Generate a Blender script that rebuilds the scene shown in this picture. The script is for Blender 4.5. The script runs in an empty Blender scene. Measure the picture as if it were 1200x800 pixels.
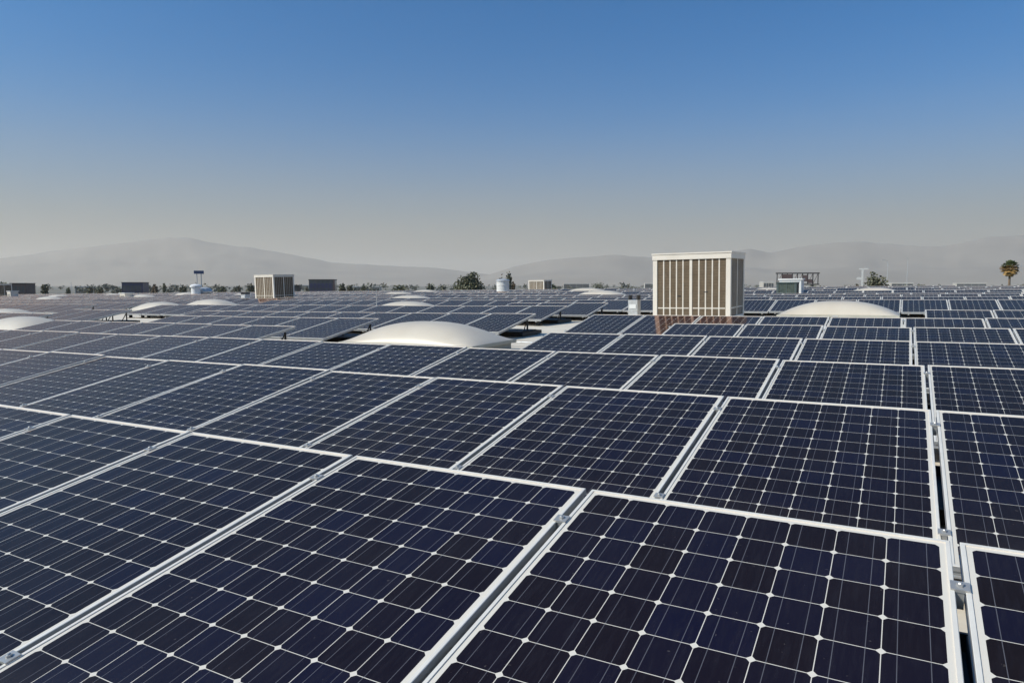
import bpy, bmesh, math, random
from mathutils import Vector, Matrix, noise
random.seed(11)
R = math.radians
S = bpy.context.scene
COL = S.collection

# ------------------------------------------------------------------ camera
F = 810.86                      # focal length in pixels of a 1200 px wide frame
YAW, PITCH_FIT, ROLL_FIT = 0.5151, -0.0893, -0.0178
CAM_ROOF = Vector((0.917, -2.1613, 0.7244))     # camera in roof coordinates (z 0 = raised panel edge)
HORIZON = 333.5

def axes(yaw, pitch, roll):
    cy, sy = math.cos(yaw), math.sin(yaw)
    f = Vector((-sy*math.cos(pitch), cy*math.cos(pitch), math.sin(pitch)))
    r = Vector((cy, sy, 0)); u = r.cross(f)
    return r*math.cos(roll)+u*math.sin(roll), u*math.cos(roll)-r*math.sin(roll), f
def mat3(a): return Matrix((a[0], a[1], a[2])).transposed()
A_FIT = axes(YAW, PITCH_FIT, ROLL_FIT)
A_CAM = axes(YAW, -math.atan((400-HORIZON)/F), 0)
ROOF = (mat3(A_CAM) @ mat3(A_FIT).transposed()).to_4x4()     # the roof's slight drainage slope
CAMP = ROOF @ CAM_ROOF
cd = bpy.data.cameras.new('camera'); cam = bpy.data.objects.new('camera', cd); COL.objects.link(cam)
cd.sensor_width = 36; cd.lens = F/1200*36; cd.clip_start = 0.05; cd.clip_end = 60000
m = Matrix((A_CAM[0], A_CAM[1], -A_CAM[2])).transposed().to_4x4(); m.translation = CAMP
cam.matrix_world = m
S.camera = cam

# ------------------------------------------------------------------ sky, sun, exposure
SUN_EL, SUN_AZ = 40.0, 42.0
w = bpy.data.worlds.new('World'); S.world = w; w.use_nodes = True
nt = w.node_tree; bg = nt.nodes['Background']
sky = nt.nodes.new('ShaderNodeTexSky'); sky.sky_type = 'NISHITA'; sky.sun_disc = False
sky.sun_elevation = R(SUN_EL); sky.sun_rotation = R(180+SUN_AZ)
sky.air_density = 1.0; sky.dust_density = 1.6; sky.ozone_density = 8.0; sky.altitude = 0
tint = nt.nodes.new('ShaderNodeMix'); tint.data_type = 'RGBA'; tint.blend_type = 'MULTIPLY'
tint.inputs[0].default_value = 1; tint.inputs[7].default_value = (.18, .775, 1.03, 1)      # clear dry winter sky
nt.links.new(sky.outputs[0], tint.inputs[6]); 
# dusty inversion layer low in the sky: the blue gives way to warm grey towards the horizon
wtc = nt.nodes.new('ShaderNodeTexCoord'); wsep = nt.nodes.new('ShaderNodeSeparateXYZ'); nt.links.new(wtc.outputs['Generated'], wsep.inputs[0])
def wmath(op, a, b):
    n = nt.nodes.new('ShaderNodeMath'); n.operation = op
    for i, v in enumerate((a, b)):
        if isinstance(v, (int, float)): n.inputs[i].default_value = v
        else: nt.links.new(v, n.inputs[i])
    return n.outputs[0]
wz = wmath('DIVIDE', wmath('MAXIMUM', wsep.outputs[2], 0.0), 0.172)
wn_ = nt.nodes.new('ShaderNodeTexNoise'); wmp = nt.nodes.new('ShaderNodeMapping'); wmp.inputs['Scale'].default_value = (1.2, 1.2, 7)
nt.links.new(wtc.outputs['Generated'], wmp.inputs[0]); nt.links.new(wmp.outputs[0], wn_.inputs['Vector']); wn_.inputs['Scale'].default_value = 1.6; wn_.inputs['Detail'].default_value = 3
wz = wmath('ADD', wz, wmath('MULTIPLY', wmath('SUBTRACT', wn_.outputs['Fac'], .5), .10))
wf = wmath('POWER', 2.71828, wmath('MULTIPLY', wmath('MULTIPLY', wz, wz), -1.0))
band = nt.nodes.new('ShaderNodeMix'); band.data_type = 'RGBA'; nt.links.new(wf, band.inputs[0])
nt.links.new(tint.outputs[2], band.inputs[6]); band.inputs[7].default_value = (3.22, 3.0, 2.58, 1)
nt.links.new(band.outputs[2], bg.inputs[0]); bg.inputs[1].default_value = 0.109
sl = bpy.data.lights.new('sun', 'SUN'); so = bpy.data.objects.new('sun', sl); COL.objects.link(so)
sl.energy = 4.3; sl.angle = R(0.5); sl.color = (1.0, 0.915, 0.785)
sdir = Vector((-math.sin(R(SUN_AZ))*math.cos(R(SUN_EL)), -math.cos(R(SUN_AZ))*math.cos(R(SUN_EL)), math.sin(R(SUN_EL))))
so.rotation_euler = sdir.to_track_quat('Z', 'Y').to_euler()
S.view_settings.view_transform = 'Standard'; S.view_settings.look = 'None'
S.view_settings.exposure = 0.1; S.view_settings.gamma = 1.0
S.render.engine = 'CYCLES'
S.cycles.max_bounces = 8; S.cycles.volume_bounces = 2; S.cycles.transparent_max_bounces = 8
S.cycles.use_denoising = True

# ------------------------------------------------------------------ materials
def new_mat(name):
    mt = bpy.data.materials.new(name); mt.use_nodes = True
    return mt, mt.node_tree, mt.node_tree.nodes['Principled BSDF']
def N(t, typ, **kw):
    n = t.nodes.new(typ)
    for k, v in kw.items(): setattr(n, k, v)
    return n
def math_(t, op, a, b=None, c=None):
    n = t.nodes.new('ShaderNodeMath'); n.operation = op
    for i, v in enumerate((a, b, c)):
        if v is None: continue
        if isinstance(v, (int, float)): n.inputs[i].default_value = v
        else: t.links.new(v, n.inputs[i])
    return n.outputs[0]
def mixc(t, fac, a, b):
    n = t.nodes.new('ShaderNodeMix'); n.data_type = 'RGBA'
    for idx, v in ((0, fac), (6, a), (7, b)):
        if isinstance(v, (int, float)): n.inputs[idx].default_value = v
        elif isinstance(v, tuple): n.inputs[idx].default_value = (*v, 1) if len(v) == 3 else v
        else: t.links.new(v, n.inputs[idx])
    return n.outputs[2]
def ramp(t, fac, p0, p1, a=(0,0,0), b=(1,1,1)):
    n = t.nodes.new('ShaderNodeValToRGB')
    n.color_ramp.elements[0].position = p0; n.color_ramp.elements[0].color = (*a, 1)
    n.color_ramp.elements[1].position = p1; n.color_ramp.elements[1].color = (*b, 1)
    t.links.new(fac, n.inputs[0]); return n.outputs[0]
def noise_fac(t, vec, scale, detail=4, rough=.55):
    n = t.nodes.new('ShaderNodeTexNoise'); n.inputs['Scale'].default_value = scale
    n.inputs['Detail'].default_value = detail; n.inputs['Roughness'].default_value = rough
    if vec is not None: t.links.new(vec, n.inputs['Vector'])
    return n.outputs['Fac']

def mottled(name, a, b, scale=2.0, rough=.6, metallic=0.0, bump=0.0, detail=5, p=(.3, .7)):
    mt, t, bs = new_mat(name)
    tc = N(t, 'ShaderNodeTexCoord')
    f = noise_fac(t, tc.outputs['Object'], scale, detail)
    t.links.new(ramp(t, f, p[0], p[1], a, b), bs.inputs['Base Color'])
    bs.inputs['Roughness'].default_value = rough; bs.inputs['Metallic'].default_value = metallic
    if bump:
        bp = N(t, 'ShaderNodeBump'); bp.inputs['Strength'].default_value = bump; bp.inputs['Distance'].default_value = .01
        t.links.new(f, bp.inputs['Height']); t.links.new(bp.outputs[0], bs.inputs['Normal'])
    return mt

PW, PL = 1.046, 1.559           # panel width, length
GU, GV = .1245, .1255           # cell pitch
def laminate_material():
    mt, t, bs = new_mat('cell_laminate')
    uv = N(t, 'ShaderNodeUVMap'); uv.uv_map = 'UVMap'
    sep = N(t, 'ShaderNodeSeparateXYZ'); t.links.new(uv.outputs[0], sep.inputs[0])
    u, v = sep.outputs[0], sep.outputs[1]
    cu = math_(t, 'DIVIDE', math_(t, 'SUBTRACT', u, .025), GU)
    cv = math_(t, 'DIVIDE', math_(t, 'SUBTRACT', v, .0265), GV)
    fu = math_(t, 'MULTIPLY', math_(t, 'SUBTRACT', math_(t, 'FRACT', cu), .5), GU)
    fv = math_(t, 'MULTIPLY', math_(t, 'SUBTRACT', math_(t, 'FRACT', cv), .5), GV)
    au, av = math_(t, 'ABSOLUTE', fu), math_(t, 'ABSOLUTE', fv)
    in_u = math_(t, 'LESS_THAN', au, GU/2-.0010); in_v = math_(t, 'LESS_THAN', av, GV/2-.0010)
    rad = math_(t, 'SQRT', math_(t, 'ADD', math_(t, 'MULTIPLY', fu, fu), math_(t, 'MULTIPLY', fv, fv)))
    in_r = math_(t, 'LESS_THAN', rad, .0805)
    a1 = math_(t, 'MULTIPLY', math_(t, 'GREATER_THAN', cu, 0), math_(t, 'LESS_THAN', cu, 8))
    a2 = math_(t, 'MULTIPLY', math_(t, 'GREATER_THAN', cv, 0), math_(t, 'LESS_THAN', cv, 12))
    area = math_(t, 'MULTIPLY', a1, a2)
    cell = math_(t, 'MULTIPLY', math_(t, 'MULTIPLY', in_u, in_v), math_(t, 'MULTIPLY', in_r, area))
    bus = math_(t, 'MULTIPLY', math_(t, 'LESS_THAN', math_(t, 'ABSOLUTE', math_(t, 'SUBTRACT', au, .0315)), .0009), area)
    # colour of each cell
    geo = N(t, 'ShaderNodeNewGeometry')
    oi = N(t, 'ShaderNodeObjectInfo')
    cmb = N(t, 'ShaderNodeCombineXYZ')
    t.links.new(math_(t, 'FLOOR', cu), cmb.inputs[0]); t.links.new(math_(t, 'FLOOR', cv), cmb.inputs[1])
    att = N(t, 'ShaderNodeAttribute'); att.attribute_name = 'panel_seed'
    t.links.new(math_(t, 'ADD', math_(t, 'MULTIPLY', oi.outputs['Random'], 91.7), math_(t, 'MULTIPLY', att.outputs['Fac'], 57.3)), cmb.inputs[2])
    wn = N(t, 'ShaderNodeTexWhiteNoise'); t.links.new(cmb.outputs[0], wn.inputs[0])
    pn = N(t, 'ShaderNodeTexWhiteNoise'); pn.noise_dimensions = '1D'
    t.links.new(math_(t, 'ADD', math_(t, 'MULTIPLY', oi.outputs['Random'], 33.1), att.outputs['Fac']), pn.inputs['W'])
    blend = math_(t, 'ADD', math_(t, 'MULTIPLY', math_(t, 'POWER', wn.outputs['Value'], 2.0), .85), math_(t, 'MULTIPLY', pn.outputs['Value'], .25))
    col = mixc(t, blend, (.0090, .0052, .0058), (.0071, .0063, .0205))
    # faint silicon streaks inside a cell
    mp = N(t, 'ShaderNodeMapping'); t.links.new(uv.outputs[0], mp.inputs[0]); mp.inputs['Scale'].default_value = (70, 9, 1)
    st = noise_fac(t, mp.outputs[0], 1.0, 5, .65)
    col = mixc(t, math_(t, 'MULTIPLY', math_(t, 'SUBTRACT', st, .47), 1.6), col, (.021, .019, .027))
    col = mixc(t, bus, col, (.10, .10, .115))
    sheet = mixc(t, bus, (.69, .645, .565), (.5, .48, .45))
    col = mixc(t, cell, sheet, col)
    # thin film of dust over the glass: patches and a few specks
    d1 = noise_fac(t, geo.outputs['Position'], 1.6, 6, .65)
    d2 = noise_fac(t, geo.outputs['Position'], 70, 2, .5)
    dust = math_(t, 'ADD', math_(t, 'MULTIPLY', ramp(t, d1, .35, .75), .012), math_(t, 'MULTIPLY', ramp(t, d2, .735, .78), .10))
    # dirt gathers along the low front edge
    low = math_(t, 'MULTIPLY', math_(t, 'POWER', math_(t, 'DIVIDE', v, PL), 14), .10)
    col = mixc(t, math_(t, 'ADD', dust, math_(t, 'MAXIMUM', low, 0)), col, (.42, .38, .32))
    t.nodes.remove(bs)
    df = N(t, 'ShaderNodeBsdfDiffuse'); t.links.new(col, df.inputs['Color'])
    gl = N(t, 'ShaderNodeBsdfGlossy'); gl.inputs['Color'].default_value = (1, .66, .52, 1)      # anti-reflective coating
    t.links.new(ramp(t, d1, .3, .8, (.07,)*3, (.13,)*3), gl.inputs['Roughness'])
    fr = N(t, 'ShaderNodeFresnel'); fr.inputs['IOR'].default_value = 1.46
    mx = N(t, 'ShaderNodeMixShader'); t.links.new(fr.outputs[0], mx.inputs[0])
    t.links.new(df.outputs[0], mx.inputs[1]); t.links.new(gl.outputs[0], mx.inputs[2])
    t.links.new(mx.outputs[0], t.nodes['Material Output'].inputs['Surface'])
    return mt
M_LAM = laminate_material()
M_FRAME = mottled('anodised_frame', (.68, .645, .58), (.79, .755, .68), 9, .42, .1)
M_SIDE = mottled('frame_side_metal', (.36, .37, .38), (.46, .47, .48), 8, .4, .5)
M_GALV = mottled('galvanised_steel', (.50, .50, .49), (.68, .68, .67), 14, .36, .45)
M_STEEL = mottled('bright_clamp_metal', (.40, .40, .39), (.52, .52, .51), 30, .4, .5)
M_BLACK = mottled('black_plastic', (.012, .012, .013), (.03, .029, .028), 9, .55)
M_ACRYL = mottled('cream_acrylic', (.54, .475, .38), (.605, .545, .45), 1.3, .38, 0, 0, 6)
M_CURB = mottled('painted_curb', (.36, .35, .29), (.50, .48, .41), 4, .6)
M_CAB = mottled('cream_enamel', (.72, .655, .555), (.82, .755, .655), 2.2, .45, 0, 0, 6)
M_WHITE = mottled('white_paint', (.70, .70, .68), (.82, .82, .8), 2, .5)
M_DARKFRAME = mottled('dark_steel', (.025, .024, .024), (.06, .055, .05), 3, .6)

def pad_material():
    mt, t, bs = new_mat('cooler_pad')
    tc = N(t, 'ShaderNodeTexCoord')
    sep = N(t, 'ShaderNodeSeparateXYZ'); t.links.new(tc.outputs['Object'], sep.inputs[0])
    n = noise_fac(t, tc.outputs['Object'], 9, 6, .7)
    rib = math_(t, 'PINGPONG', math_(t, 'MULTIPLY', sep.outputs[2], 1/.028), 1.0)
    c = ramp(t, n, .25, .75, (.10, .07, .042), (.19, .142, .092))
    c = mixc(t, math_(t, 'MULTIPLY', math_(t, 'LESS_THAN', rib, .3), .22), c, (.05, .036, .024))
    t.links.new(c, bs.inputs['Base Color']); bs.inputs['Roughness'].default_value = .9
    bp = N(t, 'ShaderNodeBump'); bp.inputs['Strength'].default_value = .25; bp.inputs['Distance'].default_value = .01
    t.links.new(rib, bp.inputs['Height']); t.links.new(bp.outputs[0], bs.inputs['Normal'])
    return mt
M_PAD = pad_material()

def roof_material():
    mt, t, bs = new_mat('cool_roof_membrane')
    tc = N(t, 'ShaderNodeTexCoord')
    sep = N(t, 'ShaderNodeSeparateXYZ'); t.links.new(tc.outputs['Object'], sep.inputs[0])
    n = noise_fac(t, tc.outputs['Object'], .9, 8, .65)
    n2 = noise_fac(t, tc.outputs['Object'], 9, 5, .6)
    c = ramp(t, n, .3, .72, (.58, .51, .41), (.75, .69, .58))
    c = mixc(t, math_(t, 'MULTIPLY', ramp(t, n2, .5, .72), .3), c, (.33, .28, .21))
    lap = math_(t, 'FRACT', math_(t, 'DIVIDE', sep.outputs[1], .92))
    c = mixc(t, math_(t, 'MULTIPLY', math_(t, 'LESS_THAN', lap, .035), .45), c, (.25, .22, .18))
    t.links.new(c, bs.inputs['Base Color']); bs.inputs['Roughness'].default_value = .75
    bp = N(t, 'ShaderNodeBump'); bp.inputs['Strength'].default_value = .3; bp.inputs['Distance'].default_value = .01
    t.links.new(n2, bp.inputs['Height']); t.links.new(bp.outputs[0], bs.inputs['Normal'])
    return mt
M_ROOF = roof_material()

# ------------------------------------------------------------------ helpers
def obj(name, bm, mats, parent=None, smooth=False):
    me = bpy.data.meshes.new(name); bm.normal_update(); bm.to_mesh(me); bm.free()
    for q in (mats if isinstance(mats, (list, tuple)) else [mats]): me.materials.append(q)
    if smooth:
        for p in me.polygons: p.use_smooth = True
    o = bpy.data.objects.new(name, me); COL.objects.link(o); o.parent = parent
    return o
def tag(o, label=None, cat=None, group=None, kind=None):
    for k, v in (('label', label), ('category', cat), ('group', group), ('kind', kind)):
        if v: o[k] = v
    return o
def thing(name, label, cat, mw, group=None):
    o = bpy.data.objects.new(name, None); COL.objects.link(o); o.empty_display_size = .2
    o.matrix_world = mw
    return tag(o, label, cat, group)
def box(bm, a, b, rot=None, mi=0):
    vs = []
    for z in (a[2], b[2]):
        for (x, y) in ((a[0], a[1]), (b[0], a[1]), (b[0], b[1]), (a[0], b[1])):
            p = Vector((x, y, z)); vs.append(bm.verts.new(rot @ p if rot else p))
    fs = []
    for q in ((3,2,1,0), (4,5,6,7), (0,1,5,4), (1,2,6,5), (2,3,7,6), (3,0,4,7)):
        f = bm.faces.new([vs[i] for i in q]); f.material_index = mi; fs.append(f)
    return fs
def tube(bm, p0, p1, r0, r1=None, n=10, cap=True):
    p0, p1 = Vector(p0), Vector(p1); r1 = r0 if r1 is None else r1
    q = (p1-p0).to_track_quat('Z', 'Y'); rings = []
    for p, r in ((p0, r0), (p1, r1)):
        rings.append([bm.verts.new(p + q @ Vector((r*math.cos(2*math.pi*i/n), r*math.sin(2*math.pi*i/n), 0))) for i in range(n)])
    for i in range(n):
        bm.faces.new((rings[0][i], rings[0][(i+1) % n], rings[1][(i+1) % n], rings[1][i]))
    if cap: bm.faces.new(rings[0][::-1]); bm.faces.new(rings[1])
def lathe(bm, prof, n=20, c=(0, 0, 0)):
    rings = [[bm.verts.new((c[0]+r*math.cos(2*math.pi*i/n), c[1]+r*math.sin(2*math.pi*i/n), c[2]+z)) for i in range(n)] for r, z in prof]
    for a, b in zip(rings, rings[1:]):
        for i in range(n): bm.faces.new((a[i], a[(i+1) % n], b[(i+1) % n], b[i]))
    bm.faces.new(rings[0][::-1]); bm.faces.new(rings[-1])

ZR = -0.425                     # roof surface in roof coordinates
RIDGE_Y = 41.0
def roof_z(x, y): return ZR - max(0, y-RIDGE_Y)*0.03
def onroof(x, y, rz=0, z=None):
    return ROOF @ Matrix.Translation((x, y, roof_z(x, y) if z is None else z)) @ Matrix.Rotation(rz, 4, 'Z')
def roof_ray(px, D):            # roof coordinates of the point at depth D along the sight line through column px
    d = A_FIT[2] + A_FIT[0]*((px-600)/F)
    return CAM_ROOF.x + d.x*D, CAM_ROOF.y + d.y*D
def ground_at(px, D):           # ground position at depth D (metres) in the direction of column px
    d = A_CAM[2] + A_CAM[0]*((px-600)/F)
    return CAMP.x + d.x*D, CAMP.y + d.y*D
def height_at(py, D):           # world height seen at row py at depth D
    return CAMP.z + (HORIZON-py)/F*D
GZ = -9.5                       # street level

# ------------------------------------------------------------------ setting: ground, mountains, haze, roof
def ground_material():
    mt, t, bs = new_mat('valley_ground')
    tc = N(t, 'ShaderNodeTexCoord')
    a = noise_fac(t, tc.outputs['Object'], .004, 6, .6); b = noise_fac(t, tc.outputs['Object'], .03, 5, .6)
    c = ramp(t, a, .35, .65, (.10, .10, .065), (.23, .20, .155))
    c = mixc(t, ramp(t, b, .45, .6), c, (.16, .155, .14))
    t.links.new(c, bs.inputs['Base Color']); bs.inputs['Roughness'].default_value = .9
    return mt
bm = bmesh.new()
gs = 26
GR = 13000
gv = [[bm.verts.new((CAMP.x-GR+2*GR*i/gs, CAMP.y-GR+2*GR*j/gs, GZ)) for i in range(gs+1)] for j in range(gs+1)]
for j in range(gs):
    for i in range(gs): bm.faces.new((gv[j][i], gv[j][i+1], gv[j+1][i+1], gv[j+1][i]))
tag(obj('ground', bm, ground_material()), kind='structure')

SKY_L = [(-400, 315), (-150, 306), (0, 303), (60, 296), (110, 287), (160, 281), (200, 277), (240, 279), (290, 286), (340, 296), (390, 306), (450, 311), (520, 315), (600, 324), (660, 332), (1600, 340)]
SKY_R = [(-600, 340), (520, 334), (560, 325), (600, 313), (645, 304), (690, 299), (725, 295), (760, 299), (800, 300), (850, 293), (875, 289), (900, 294), (945, 286), (1000, 281), (1055, 284), (1100, 286), (1150, 278), (1210, 271), (1300, 270), (1420, 275), (1600, 285)]
def interp(tab, x):
    for (x0, y0), (x1, y1) in zip(tab, tab[1:]):
        if x0 <= x <= x1: return y0 + (y1-y0)*(x-x0)/(x1-x0)
    return tab[0][1] if x < tab[0][0] else tab[-1][1]
M_MOUNT = mottled('dry_mountain', (.235, .208, .175), (.298, .265, .222), .0016, .95, 0, 0, 8)
def mountains(tab, D0, depth, seed):
    bm = bmesh.new(); cols, rows = 420, 16; grid = []
    for i in range(cols+1):
        px = -450 + 2050*i/cols
        top = max(0, height_at(interp(tab, px), D0)-GZ)
        line = []
        for k in range(rows+1):
            f = k/rows; d = D0 - depth*(1-f)*1.0 if f <= 1 else D0
            x, y = ground_at(px, D0-depth+depth*1.5*f)
            g = f*1.5
            prof = g if g < 1 else max(0, 1-(g-1)*1.6)
            nz = noise.fractal(Vector((x*.0011+seed, y*.0011, seed)), .9, 2.1, 6)
            rg = 1-abs(noise.fractal(Vector((x*.0005+seed*2, y*.0005, 3)), .9, 2.1, 5))
            h = top*(prof**.85)*(1 - .38*math.sin(math.pi*min(1, g))*rg) + top*.09*nz*min(1, prof*1.5)
            line.append(bm.verts.new((x, y, GZ - 6 + max(0, h)+ (6 if prof > 0.02 else 0))))
        grid.append(line)
    for a, b in zip(grid, grid[1:]):
        for k in range(rows): bm.faces.new((a[k], b[k], b[k+1], a[k+1]))
    return obj('mountains', bm, M_MOUNT, None, True)
tag(mountains(SKY_L, 7300, 2300, 3.7), kind='structure')
tag(mountains(SKY_R, 6600, 2200, 8.2), kind='structure')

bm = bmesh.new()
box(bm, (CAMP.x-14500, CAMP.y-14500, GZ-1.2), (CAMP.x+14500, CAMP.y+14500, 560))
hm = bpy.data.materials.new('haze_air'); hm.use_nodes = True
ht = hm.node_tree; ht.nodes.remove(ht.nodes['Principled BSDF'])
pv = ht.nodes.new('ShaderNodeVolumePrincipled'); pv.inputs['Density'].default_value = 0.8e-4
pv.inputs['Color'].default_value = (1, .94, .85, 1); pv.inputs['Anisotropy'].default_value = .2
ht.links.new(pv.outputs[0], ht.nodes['Material Output'].inputs['Volume'])
tag(obj('haze', bm, hm), kind='stuff')

X0, X1, Y0, Y1 = -125.0, 30.0, -9.0, 54.0
bm = bmesh.new()
ys = [Y0, RIDGE_Y, Y1]
top = [[bm.verts.new((x, y, roof_z(x, y))) for x in (X0, -80, -40, 0, X1)] for y in ys]
for j in range(2):
    for i in range(4): bm.faces.new((top[j][i], top[j][i+1], top[j+1][i+1], top[j+1][i]))
ring = [top[0][i] for i in range(5)] + [top[1][4], top[2][4]] + [top[2][i] for i in (3, 2, 1, 0)] + [top[1][0]]
low = [bm.verts.new((q.co.x, q.co.y, -8.4)) for q in ring]
for i in range(len(ring)):
    k = (i+1) % len(ring); bm.faces.new((ring[k], ring[i], low[i], low[k]))
ro = tag(obj('roof', bm, M_ROOF), kind='structure'); ro.matrix_world = ROOF
t_par = thing('parapet', 'low pale coping running along the far edge of the roof', 'parapet', ROOF)
bm = bmesh.new(); box(bm, (X0, Y1-.25, roof_z(0, Y1)-.05), (X1, Y1+.05, roof_z(0, Y1)+.13)); obj('back_coping', bm, M_WHITE, t_par)
bm = bmesh.new(); box(bm, (X0-.05, Y0, ZR-.05), (X0+.25, Y1-.26, ZR+.13)); obj('side_coping', bm, M_WHITE, t_par)

# ------------------------------------------------------------------ solar panels
TILT = 0.1738; PITCH = 2.0583; CP = 1.0682
CT, ST = math.cos(TILT), math.sin(TILT)
# local frame of a panel: origin on the roof under the middle of the panel, back edge top at height -ZR
HB = -ZR
def pt(u, v, wz=0.0):           # u 0..PW across, v 0 (raised back edge)..PL (low front edge)
    return Vector((u-PW/2, PL/2*CT - v*CT - wz*ST, HB - v*ST + wz*CT))
FT = .046
def frame_loop(bm, prof, metal):
    loops = []
    for d, wz in prof:
        loops.append([bm.verts.new(pt(*q, wz)) for q in ((d, d), (PW-d, d), (PW-d, PL-d), (d, PL-d))])
    n = len(loops)
    for k in range(n):
        a, b = loops[k], loops[(k+1) % n]
        for i in range(4):
            f = bm.faces.new((a[i], b[i], b[(i+1) % 4], a[(i+1) % 4])); f.material_index = 1 if k in metal else 0
def build_frame():
    bm = bmesh.new()
    prof = [(0, -FT), (0, -.040), (.007, -.038), (.007, -.021), (0, -.019), (0, -.0015), (.0015, 0), (.0112, 0), (.0112, -.0032), (.0112, -FT)]
    frame_loop(bm, prof, (0, 1, 2, 3, 4, 8, 9)); bmesh.ops.recalc_face_normals(bm, faces=bm.faces); return bm
def build_laminate():
    bm = bmesh.new(); uvl = bm.loops.layers.uv.new('UVMap'); d = .0108
    q = [(d, d), (d, PL-d), (PW-d, PL-d), (PW-d, d)]
    t_ = [bm.verts.new(pt(*c, -.003)) for c in q]; b_ = [bm.verts.new(pt(*c, -.008)) for c in q]
    f = bm.faces.new(t_)
    for l, c in zip(f.loops, q): l[uvl].uv = c
    f = bm.faces.new(b_[::-1])
    for l in f.loops: l[uvl].uv = (-1, -1)
    for i in range(4):
        f = bm.faces.new((t_[i], b_[i], b_[(i+1) % 4], t_[(i+1) % 4]))
        for l in f.loops: l[uvl].uv = (-1, -1)
    bmesh.ops.recalc_face_normals(bm, faces=bm.faces); return bm
def build_clamp(v):
    bm = bmesh.new()
    def b3(u0, u1, v0, v1, w0, w1):
        vs = [bm.verts.new(pt(u, vv, wz)) for wz in (w0, w1) for (u, vv) in ((u0, v1), (u1, v1), (u1, v0), (u0, v0))]
        for q in ((3,2,1,0), (4,5,6,7), (0,1,5,4), (1,2,6,5), (2,3,7,6), (3,0,4,7)): bm.faces.new([vs[i] for i in q])
    b3(-.0315, -.0225, v-.019, v+.019, .001, .0045); b3(.0005, .0095, v-.019, v+.019, .001, .0045)
    b3(-.0225, .0005, v-.019, v+.019, -.004, .0045)
    b3(-.0195, -.0025, v-.017, v+.017, -.05, -.0045)
    c = pt(-.011, v, .0045); nrm = (pt(0, 0, 1)-pt(0, 0, 0))
    tube(bm, c, c+nrm*.006, .0085, .0085, 6); tube(bm, c+nrm*.006, c+nrm*.009, .006, .0035, 8)
    return bm
def build_rear_leg(u):
    bm = bmesh.new(); top = pt(u, .10, -FT-.002)
    tube(bm, (top.x, top.y, .012), (top.x, top.y, top.z), .019, .019, 10)
    box(bm, (top.x-.07, top.y-.09, .0), (top.x+.07, top.y+.09, .012))
    tube(bm, (top.x, top.y, top.z-.05), (top.x, top.y-.20, .02), .012, .012, 6)
    return bm
def build_foot(u):
    bm = bmesh.new(); top = pt(u, PL-.16, -FT-.002)
    box(bm, (top.x-.03, top.y-.05, .012), (top.x+.03, top.y+.05, top.z-.012)); box(bm, (top.x-.08, top.y-.11, 0), (top.x+.08, top.y+.11, .012))
    return bm
def build_tray():
    bm = bmesh.new(); yy = pt(0, .20).y
    x0, x1, y0, y1 = -PW/2-.0105, PW/2+.0105, yy-.42, yy+.42  # black tray stretched and set back to darken the roof seen through panel gaps
    box(bm, (x0, y0, .004), (x1, y1, .02))
    for a, b in (((x0, y0), (x1, y0+.012)), ((x0, y1-.012), (x1, y1)), ((x0, y0+.0125), (x0+.012, y1-.0125)), ((x1-.012, y0+.0125), (x1, y1-.0125))):
        box(bm, (a[0], a[1], .0205), (b[0], b[1], .075))
    for k in range(3): box(bm, (x0+.05+k*.32, y0+.04, .0205), (x0+.32+k*.32, y1-.04, .085))
    return bm
def build_rail(u):
    bm = bmesh.new(); vs = []
    for wz in (-FT-.030, -FT-.001):
        for (uu, vv) in ((u-.016, PL-.02), (u+.016, PL-.02), (u+.016, .02), (u-.016, .02)): vs.append(bm.verts.new(pt(uu, vv, wz)))
    for q in ((3,2,1,0), (4,5,6,7), (0,1,5,4), (1,2,6,5), (2,3,7,6), (3,0,4,7)): bm.faces.new([vs[i] for i in q])
    return bm
proto = {}
def proto_mesh(key, bm, mat):
    me = bpy.data.meshes.new(key); bm.normal_update(); bm.to_mesh(me); bm.free(); me.materials.append(mat); proto[key] = me
proto_mesh('frame', build_frame(), M_FRAME); proto['frame'].materials.append(M_SIDE); proto_mesh('cell_laminate', build_laminate(), M_LAM)
proto_mesh('clamp_a', build_clamp(.224), M_STEEL); proto_mesh('clamp_b', build_clamp(1.335), M_STEEL)
proto_mesh('leg_a', build_rear_leg(.16), M_DARKFRAME); proto_mesh('leg_b', build_rear_leg(PW-.16), M_DARKFRAME)
proto_mesh('foot_a', build_foot(.16), M_BLACK); proto_mesh('foot_b', build_foot(PW-.16), M_BLACK)
proto_mesh('rail_a', build_rail(.16), M_GALV); proto_mesh('rail_b', build_rail(PW-.16), M_GALV)
proto_mesh('ballast_tray', build_tray(), M_BLACK)

# skylights: (pixel column of the middle, depth, size factor) resolved to roof positions
SKYL = []       # (x, y) centres, 2.5 x 1.25 m
CLEAR = set()   # skylights whose front row of panels is left out
def sky_at(px, Y, label, group, sc=1.0, clear=False):
    d = A_FIT[2] + A_FIT[0]*((px-600)/F); k = (Y-CAM_ROOF.y)/d.y
    SKYL.append((CAM_ROOF.x+d.x*k, Y, sc, label, group))
    if clear: CLEAR.add(label)
G_SK = 'domed skylights on the roof'
SKYL.append((-5.95, 7.10, 1.05, 'largest cream domed skylight, in the open bay amid the panels', G_SK))
SKYL.append((-0.47, 16.6, 1.05, 'cream domed skylight right of the tall cooler, behind the panels', G_SK))
SKYL.append((-17.5, 6.55, 1.0, 'large cream skylight dome cut by the left edge of the photo', G_SK))
sky_at(12, 9.7, 'cream skylight dome just above the large one at the left edge', G_SK)
sky_at(190, 15.6, 'low cream skylight beside the taller dome, left of the left cooler', G_SK, 1.05, True)
sky_at(250, 18.2, 'cream skylight dome standing directly left of the left cooler', G_SK, 1.12)
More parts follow.
